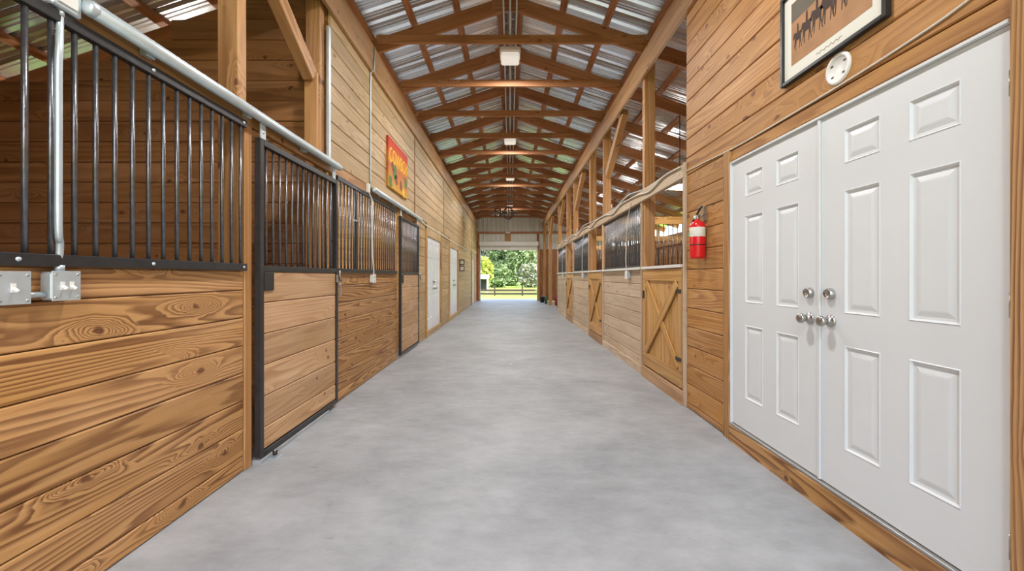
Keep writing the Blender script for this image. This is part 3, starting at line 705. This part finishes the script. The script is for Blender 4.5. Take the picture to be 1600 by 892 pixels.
box('body', (-1.777, 1.545, 2.335), (-1.727, 1.655, 2.45), GALV, jb, .006); box('cover_plate', (-1.7265, 1.565, 2.355), (-1.722, 1.635, 2.43), PLAST, jb, .003)
cd = thing('conduit', (-1.735, 1.585, 1.32), 'white bent conduit rising past the bars to the junction box', 'conduit')
tube('pipe', smooth_path([(-1.752, 1.593, 1.322), (-1.752, 1.592, 1.37), (-1.742, 1.585, 1.43), (-1.722, 1.562, 1.50), (-1.722, 1.562, 1.9), (-1.722, 1.562, 2.10), (-1.725, 1.568, 2.18), (-1.748, 1.59, 2.27), (-1.75, 1.593, 2.334)], 6), .0115, GALV, cd, 12)
for z, y in ((1.322, 1.593), (2.312, 1.592)): rod('connector', (-1.752, y, z), (-1.752, y, z+.022), .015, GALV, cd, 14)
# conduit and outlet on the high left wall
c2 = thing('conduit', (-1.76, 5.19, 2.3), 'thin grey conduit climbing the high left wall to the roof', 'conduit')
tube('pipe', smooth_path([(-1.768, 5.19, 2.45), (-1.768, 5.19, 3.0), (-1.768, 5.19, 3.85), (-1.735, 5.20, 3.90), (-1.730, 5.21, 4.0), (-1.730, 5.25, 4.24)]), .010, GALV, c2)
box('conduit_body', (-1.777, 5.05, 2.34), (-1.74, 5.10, 2.45), PLAST, c2)
o2 = thing('wall_outlet', (-1.76, 5.23, 1.22), 'white outlet hanging on a cord below the second left grille', 'outlet')
box('box', (-1.777, 5.18, 1.225), (-1.735, 5.28, 1.325), PLAST, o2, .006); box('cover', (-1.7345, 5.175, 1.22), (-1.729, 5.285, 1.33), PLAST, o2, .003)
for z in (1.252, 1.298): lathe('socket', [(.016, 0), (.016, .002), (0, .002)], (-1.729, 5.23, z), (1, 0, 0), GALV, o2, 12)
tube('cord', smooth_path([(-1.745, 5.24, 1.325), (-1.738, 5.22, 1.40), (-1.733, 5.16, 1.55), (-1.733, 5.15, 1.9), (-1.733, 5.15, 2.15), (-1.738, 5.17, 2.25), (-1.752, 5.075, 2.34)]), .009, CABLE, o2)
tag(tube('wall_cable', smooth_path([(-1.768, 7.85, 2.40), (-1.765, 9.0, 2.37), (-1.765, 10.6, 2.37), (-1.765, 12, 2.36), (-1.765, 14, 2.37), (-1.765, 16.5, 2.38), (-1.768, 18.5, 2.40)]), .014, CABLE), 'pale cable running above the white doors on the left wall', 'cable')
tag(tube('upper_cable', [(-1.772, 7.7, 3.60), (-1.772, 10, 3.62), (-1.772, 14.9, 3.60), (-1.772, 18.5, 3.62)], .012, CABLE), 'white cable along the top of the high left wall', 'cable')

# ---------------------------------------------------------------- canvas, framed print, wall disc, extinguisher, lantern
def canvas_mat():
    m, n, l, b = new_mat('canvas_print')
    tc = n.new('ShaderNodeTexCoord'); sp = n.new('ShaderNodeSeparateXYZ'); l.new(tc.outputs['Object'], sp.inputs[0])
    nz = n.new('ShaderNodeTexNoise'); nz.inputs['Scale'].default_value = 7; nz.inputs['Detail'].default_value = 3; l.new(tc.outputs['Object'], nz.inputs['Vector'])
    ad = n.new('ShaderNodeMath'); ad.operation = 'MULTIPLY_ADD'; l.new(nz.outputs['Fac'], ad.inputs[0]); ad.inputs[1].default_value = .22; l.new(sp.outputs['Z'], ad.inputs[2])
    mr = n.new('ShaderNodeMapRange'); l.new(ad.outputs[0], mr.inputs[0]); mr.inputs[1].default_value = -.25; mr.inputs[2].default_value = .47
    r = n.new('ShaderNodeValToRGB'); l.new(mr.outputs[0], r.inputs[0]); e = r.color_ramp.elements
    e[0].position = 0; e[0].color = (.62, .33, .03, 1); e[1].position = 1; e[1].color = (.50, .035, .02, 1)
    for p, c in ((.25, (.60, .22, .05)), (.45, (.50, .13, .04)), (.58, (.66, .27, .02)), (.78, (.55, .08, .025))): q = e.new(p); q.color = (*c, 1)
    l.new(r.outputs[0], b.inputs['Base Color']); b.inputs['Roughness'].default_value = .8
    return m
CANV = canvas_mat(); YEL = plain('print_yellow', (.85, .52, .03), .8); GRN = plain('print_green', (.09, .20, .06), .8, noise=.4); BRN = plain('print_brown', (.20, .08, .03), .8, noise=.4)
cv = thing('canvas_picture', (-1.765, 6.43, 2.6), 'red and yellow western canvas with yellow lettering on the high left wall', 'picture')
bm = bmesh.new(); bmesh.ops.create_cube(bm, size=1); bmesh.ops.scale(bm, vec=(.03, 1.10, .72), verts=bm.verts); me = finish(bm); me.materials.append(CANV)
link('canvas', me, Matrix.Translation((-1.762, 6.43, 2.97)), cv)
FACE_L = Matrix(((0, 0, 1, 0), (1, 0, 0, 0), (0, 1, 0, 0), (0, 0, 0, 1)))     # local XY -> wall plane (Y, Z), normal +X
def text_part(name, body, size, M, mat, parent, squeeze=1.0):
    cu = bpy.data.curves.new(name, 'FONT'); cu.body = body; cu.size = size; cu.extrude = .0006; cu.align_x = 'CENTER'; cu.align_y = 'CENTER'
    tmp = bpy.data.objects.new('tmp', cu); COL.objects.link(tmp); bpy.context.view_layer.update()
    me = bpy.data.meshes.new_from_object(tmp.evaluated_get(bpy.context.evaluated_depsgraph_get())); bpy.data.objects.remove(tmp)
    me.transform(Matrix.Diagonal((squeeze, 1, 1, 1))); me.materials.clear(); me.materials.append(mat)
    return link(name, me, M, parent)
text_part('lettering', 'COWBOY', .30, Matrix.Translation((-1.7462, 6.45, 3.08)) @ FACE_L, YEL, cv, .78)
for (y, z, s, mt) in ((6.00, 2.70, .10, GRN), (6.22, 2.87, .11, GRN), (6.30, 2.78, .09, BRN), (6.55, 2.74, .08, BRN), (6.85, 2.86, .10, GRN), (6.72, 2.66, .07, YEL), (6.1, 2.95, .07, BRN)):
    pts_ = [(s*random.uniform(.6, 1.15)*math.cos(a*PI/5), s*1.25*random.uniform(.6, 1.1)*math.sin(a*PI/5)) for a in range(10)]
    flat('printed_figure', pts_, .0006, Matrix.Translation((-1.7468, y, z)) @ FACE_L, mt, cv)

FACE_R = Matrix(((0, 0, -1, 0), (-1, 0, 0, 0), (0, 1, 0, 0), (0, 0, 0, 1)))  # local XY -> (-Y, Z), normal -X
fp = thing('framed_print', (1.745, 2.255, 2.5), 'black framed sepia print of galloping racehorses above the white doors', 'picture')
FY0, FY1, FZ0, FZ1 = 1.885, 2.62, 2.50, 3.06
box('frame_side', (1.725, FY0, FZ0), (1.758, FY0+.022, FZ1), BLACKP, fp); box('frame_side', (1.725, FY1-.022, FZ0), (1.758, FY1, FZ1), BLACKP, fp)
box('frame_bottom', (1.725, FY0+.0225, FZ0), (1.758, FY1-.0225, FZ0+.022), BLACKP, fp); box('frame_top', (1.725, FY0+.0225, FZ1-.022), (1.758, FY1-.0225, FZ1), BLACKP, fp)
box('mat_board', (1.742, FY0+.0225, FZ0+.0225), (1.757, FY1-.0225, FZ1-.0225), LABELM, fp, 0)
SAND = plain('print_sand', (.42, .22, .10), .7, noise=.3, nscale=9); HILL = plain('print_hill', (.14, .12, .09), .7, noise=.4, nscale=8); HORSE = plain('print_horse', (.055, .03, .022), .7)
box('print', (1.7408, FY0+.085, FZ0+.10), (1.7419, FY1-.085, FZ1-.08), SAND, fp, 0)
MPR = Matrix.Translation((1.7406, (FY0+FY1)/2, FZ0)) @ FACE_R
flat('printed_hill', [(-.28, .36), (-.1, .37), (.05, .42), (.28, .44), (.28, .475), (-.28, .475)], .0003, MPR, HILL, fp)
horse = [(-.09, .02), (-.075, .06), (-.07, .10), (-.10, .09), (-.115, .105), (-.085, .14), (-.06, .135), (-.02, .13), (-.015, .19), (.01, .20), (.02, .165), (.015, .13), (.07, .13), (.11, .10), (.075, .105), (.07, .06), (.095, .0), (.083, 0), (.055, .055), (.04, .0), (.03, 0), (.04, .07), (-.03, .07), (-.045, .0), (-.055, .0), (-.05, .06), (-.08, .02)]
for i, (u, v, s) in enumerate(((-.225, .175, .80), (-.15, .18, .92), (-.07, .19, 1.0), (.01, .195, 1.05), (.085, .20, 1.08), (.16, .205, 1.1), (.225, .21, 1.0))):
    flat('printed_horse', [(u+x*s*(.46), v+y*s) for x, y in horse], .0003, MPR @ Matrix.Translation((0, 0, .0003)), HORSE, fp)
tube('signature', [(1.7415, 2.33-.012*k, FZ0+.062+.008*math.sin(k*2.3)) for k in range(16)], .0012, BRN, fp, 5)
ds = thing('wall_disc', (1.755, 2.19, 2.33), 'round white plastic mounting disc on the wall below the framed print', 'detector base')
lathe('plate', [(.0, .006), (.062, .006), (.066, .014), (.078, .014), (.083, .008), (.083, 0)], (1.7605, 2.19, 2.412), (-1, 0, 0), PLAST, ds, 32)
for a in (.6, 2.6, 3.9, 5.6):
    box('slot', (1.7525, 2.19+.05*math.cos(a)-.008, 2.412+.05*math.sin(a)-.004), (1.7550, 2.19+.05*math.cos(a)+.008, 2.412+.05*math.sin(a)+.004), BRONZE, ds, 0)

fe = thing('fire_extinguisher', (1.685, 3.69, 1.45), 'red fire extinguisher hanging on the amber plank wall', 'fire extinguisher')
FX, FY = 1.688, 3.69
lathe('cylinder', [(0, 0), (.052, 0), (.063, .008), (.066, .02), (.066, .285), (.060, .312), (.042, .332), (.024, .342), (.022, .352), (0, .352)], (FX, FY, 1.462), (0, 0, 1), RED, fe, 28)
lathe('label', [(.0664, .195), (.0668, .196), (.0668, .278), (.0664, .279)], (FX, FY, 1.462), (0, 0, 1), LABELM, fe, 28)
for dz, dy in ((.235, .02), (.215, .035)): box('label_mark', (FX-.0695, FY+dy-.012, 1.462+dz-.007), (FX-.058, FY+dy+.012, 1.462+dz+.007), GREENL, fe, 0)
lathe('strap', [(.0664, .118), (.0685, .119), (.0685, .126), (.0664, .127)], (FX, FY, 1.462), (0, 0, 1), BLACKP, fe, 28)
vh = lathe('valve', [(.018, 0), (.022, .01), (.020, .03), (.012, .045), (0, .046)], (FX, FY, 1.812), (0, 0, 1), CHROME, fe, 16)
lathe('gauge', [(0, .012), (.016, .012), (.018, .0), (0, 0)], (FX-.018, FY, 1.832), (-1, 0, 0), PLAST, vh, 16)
beam('lower_handle', (FX, FY+.03, 1.845), (FX, FY-.075, 1.835), .022, .009, CHROME, fe); tube('lever', smooth_path([(FX, FY+.02, 1.857), (FX, FY-.02, 1.880), (FX, FY-.055, 1.905), (FX, FY-.085, 1.915)]), .009, BLACKP, fe)
tube('hose', smooth_path([(FX, FY+.02, 1.835), (FX-.01, FY+.06, 1.81), (FX-.005, FY+.072, 1.75), (FX, FY+.076, 1.64)]), .010, BLACKP, fe)
box('wall_bracket', (1.735, FY-.03, 1.80), (1.759, FY+.03, 1.93), CHROME, fe); tube('bracket_hook', [(1.74, FY-.035, 1.86), (1.70, FY-.03, 1.845), (1.70, FY+.03, 1.845), (1.74, FY+.035, 1.86)], .006, CHROME, fe)

ln = thing('wall_lantern', (-1.72, 14.45, 1.48), 'dark bronze wall lantern past the second white left door', 'lantern')
box('back_plate', (-1.777, 14.37, 1.50), (-1.755, 14.53, 1.90), BRONZE, ln, .006)
for z in (1.50, 1.72):
    box('glass', (-1.745, 14.38, z+.02), (-1.63, 14.52, z+.15), GLASS, ln, .004); box('tray', (-1.754, 14.35, z-.01), (-1.61, 14.55, z+.018), BRONZE, ln)
    for yy in (14.36, 14.53): box('corner_bar', (-1.628, yy, z+.019), (-1.615, yy+.012, z+.152), BRONZE, ln, 0)
    box('cap', (-1.754, 14.35, z+.152), (-1.61, 14.55, z+.178), BRONZE, ln, .008)

# ---------------------------------------------------------------- lamps at the ridge, conduits, orb chandeliers
for x, lb in ((-.085, 'left'), (0.0, 'middle'), (.085, 'right')):
    tag(rod('ridge_conduit', (x, Y0+.1, 4.77), (x, YF-.1, 4.77), .012, GALV), f'{lb} of three grey conduits running under the roof ridge', 'conduit', 'ridge conduits')
for i, y in enumerate((-1.3, 2.37, 6.0, 9.69, 13.35, 18.23)):
    nm = ['above the entrance behind the camera', 'directly above the camera', 'closest', 'second closest', 'third closest', 'farthest'][i]
    t = thing('ridge_floodlight', (0, y, 4.45), f'{nm} boxy white floodlight under the roof ridge' if i > 1 else f'boxy white ridge floodlight {nm}', 'lamp', 'ridge floodlights')
    box('housing', (-.15, y-.15, 4.52), (.15, y+.15, 4.60), PLAST, t, .02); box('lens', (-.135, y-.135, 4.45), (.135, y+.135, 4.519), LENS, t, .03)
    rod('stem', (0, y, 4.60), (0, y, 4.765), .012, GALV, t)
    L = bpy.data.lights.new('floodlight_lamp', 'AREA'); L.shape = 'SQUARE'; L.size = .27; L.energy = LAMP_W; L.color = (1, .985, .97); L.spread = PI
    o = bpy.data.objects.new('floodlight_lamp', L); COL.objects.link(o); o.location = (0, y, 4.445)
def orb(x, y, z, r, label):
    t = thing('orb_chandelier', (x, y, z-r), label, 'chandelier', 'orb chandeliers')
    for k, ax in enumerate(((1, 0, 0), (0, 1, 0), (.7, .7, 0), (.7, -.7, 0), (.15, 0, 1))):
        q = Vector(ax).to_track_quat('Z', 'Y').to_matrix()
        tube('hoop', [Vector((x, y, z)) + q @ Vector((r*math.cos(a*PI/14), r*math.sin(a*PI/14), 0)) for a in range(28)], .014, BRONZE, t, 6, True)
    rod('stem', (x, y, z-.02), (x, y, 4.9-.33*abs(x)), .006, BRONZE, t)
    for k in range(3):
        a = k*2*PI/3; rod('candle', (x+.06*math.cos(a), y+.06*math.sin(a), z-.02), (x+.06*math.cos(a), y+.06*math.sin(a), z+.08), .012, LABELM, t)
    rod('hub', (x, y, z-.035), (x, y, z-.021), .075, BRONZE, t); lathe('finial', [(0, -.03), (.012, -.02), (.008, 0), (0, .002)], (x, y, z-r-.008), (0, 0, 1), BRONZE, t, 10)
orb(-.06, 15.3, 3.66, .21, 'large wire orb chandelier hanging nearest along the aisle')
orb(-.52, 17.4, 4.02, .18, 'smaller wire orb chandelier hanging left behind the large one')

# ---------------------------------------------------------------- hoses by the far door
def hose(name, c, r, mat, label, turns=5):
    pts = []
    for i in range(turns*18+1):
        a = 2*PI*i/18; rr = r*(1+.12*math.sin(i*.37)); pts.append((c[0]+.03*math.sin(i*.9)+.018*(i/18), c[1]+rr*math.cos(a), c[2]+r*1.13+rr*math.sin(a)))
    tag(tube(name, pts, .016, mat), label, 'hose')
hose('coiled_hose', (2.0, 18.2, .0), .20, HOSE_R, 'coiled dark red hose at the foot of the dark post', 6)
hose('coiled_hose', (1.64, 19.2, .0), .17, HOSE_G, 'coiled dark green hose left of the red one', 4)
bk = thing('bucket', (1.62, 20.6, 0), 'dark feed bucket on the floor by the far doorway', 'bucket')
lathe('shell', [(0, .004), (.10, .0), (.13, .26), (.138, .26), (.138, .275), (.125, .275), (.095, .012), (0, .012)], (1.62, 20.6, 0), (0, 0, 1), BLACKP, bk)
tube('bail', [(1.62, 20.6-.135*math.cos(a*PI/10), .26+.12*math.sin(a*PI/10)) for a in range(11)], .004, CHROME, bk)

# ---------------------------------------------------------------- outdoors: fence, shelter, trees
GZ = -.80
fn = thing('paddock_fence', (0, 45, GZ), 'dark brown two-rail paddock fence across the field outside', 'fence')
for k in range(-5, 6):
    x = -1.7+3.05*k; box('post', (x-.09, 45, GZ-.2), (x+.09, 45.13, GZ+1.12), W_FENCE, fn, .01)
    for z in (.10, .47): box('rail', (x+.0, 44.955, GZ+z), (x+3.05, 44.998, GZ+z+.22), W_FENCE, fn, .008)
sh = thing('field_shelter', (-4.2, 52, GZ), 'white flat-roofed field shelter on thin posts beyond the fence', 'shelter')
box('roof_fascia', (-6.2, 51.0, 1.00), (-2.72, 53.2, 1.55), WHITE, sh, .02)
for x in (-6.1, -2.85):
    for y in (51.1, 53.05): box('leg', (x-.05, y-.05, GZ-.1), (x+.05, y+.05, 1.0), WHITE, sh)
box('shade_panel', (-6.1, 53.1, GZ+.4), (-2.9, 53.14, .95), DARK, sh)  # black sheet standing in for the shade under the shelter roof
def tree(name, x, y, h, rx, mat, label, nclump=60, nleaf=60, size=.28, trunk=True, low=.15, seed=0):
    rnd = random.Random(seed); t = thing(name, (x, y, GZ), label, 'tree', 'trees beyond the paddock fence')
    verts, faces = [], []
    for c in range(nclump):
        while True:
            u = Vector((rnd.uniform(-1, 1), rnd.uniform(-1, 1), rnd.uniform(-1, 1)))
            if .25 < u.length < 1: break
        cc = Vector((x+u.x*rx, y+u.y*rx*.8, GZ + h*(low+1)/2 + u.z*h*(1-low)/2)); cr = rx*rnd.uniform(.16, .32)
        for i in range(nleaf):
            p = cc+Vector((rnd.gauss(0, 1), rnd.gauss(0, 1), rnd.gauss(0, .7)))*cr*.55
            a = Vector((rnd.uniform(-1, 1), rnd.uniform(-1, 1), rnd.uniform(-.6, .6))).normalized(); b = a.orthogonal().normalized()
            b = (Matrix.Rotation(rnd.uniform(0, 6.28), 3, a) @ b); s = size*rnd.uniform(.5, 1.1); k = len(verts)
            verts += [p-a*s, p+b*s*.45, p+a*s, p-b*s*.45]; faces.append((k, k+1, k+2, k+3))
    o = Vector((x, y, GZ)); me = bpy.data.meshes.new('mesh'); me.from_pydata([v-o for v in verts], [], faces); me.materials.append(mat)
    link('foliage', me, Matrix.Translation(o), t)
    if trunk:
        tr_ = tube('trunk', smooth_path([(x, y, GZ-.2), (x+.1, y, GZ+h*.25), (x-.15, y+.1, GZ+h*.5), (x+.1, y, GZ+h*.8)]), .05*rx, BARK, t, 8)
        for i in range(4):
            a = rnd.uniform(0, 6.28); z = GZ+h*rnd.uniform(.3, .6)
            tube('branch', smooth_path([(x, y, z), (x+.4*rx*math.cos(a), y+.3*rx*math.sin(a), z+.12*h), (x+.85*rx*math.cos(a), y+.7*rx*math.sin(a), z+.18*h)]), .018*rx, BARK, tr_, 6)
    return t
for i, (x, y, h, rx, mi, low, lb) in enumerate((
    (-12.4, 91, 13, 4.2, 0, .02, 'deep green tree at the far left of the tree line'), (-6.2, 106, 16, 4.4, 2, .02, 'tall grey-green tree behind the white shelter'),
    (-.6, 91, 12, 4.2, 0, .0, 'dark rounded tree in the middle of the tree line'), (6.0, 106, 17, 4.4, 1, .02, 'tall olive tree right of the middle of the tree line'),
    (11.2, 91, 13, 4.2, 2, .02, 'grey-green tree at the right of the tree line'), (18.5, 106, 16, 4.4, 1, .02, 'olive tree at the far right of the tree line'),
    (-4.7, 70, 5.2, 1.6, 3, .1, 'small bright yellow-green tree above the white shelter'), (4.0, 79, 4.6, 2.3, 2, -.02, 'low grey thicket bush before the right trees'),
    (-2.6, 79, 4.4, 2.3, 0, -.02, 'low dark thicket bush before the middle tree'), (10.6, 79, 4.2, 2.3, 2, -.02, 'low grey thicket bush at the right edge'),
    (-9.4, 79, 4.2, 2.3, 0, -.02, 'low dark bush behind the field shelter'))):
    tree('broadleaf_tree' if h > 5 else 'shrub', x, y, h, rx, LEAF[mi], lb, 170 if h > 6 else 80, 80, .42, h > 5, low, i)
tree('overhanging_tree', 6.2, 46.5, 10.5, 4.4, LEAF[1], 'nearer olive tree leaning over the right end of the fence', 60, 55, .20, True, .42, 31)
tree('shrub', 3.4, 43.5, .95, .8, LEAF[1], 'small leafy shrub growing before the right fence rails', 22, 40, .10, False, 0, 40)
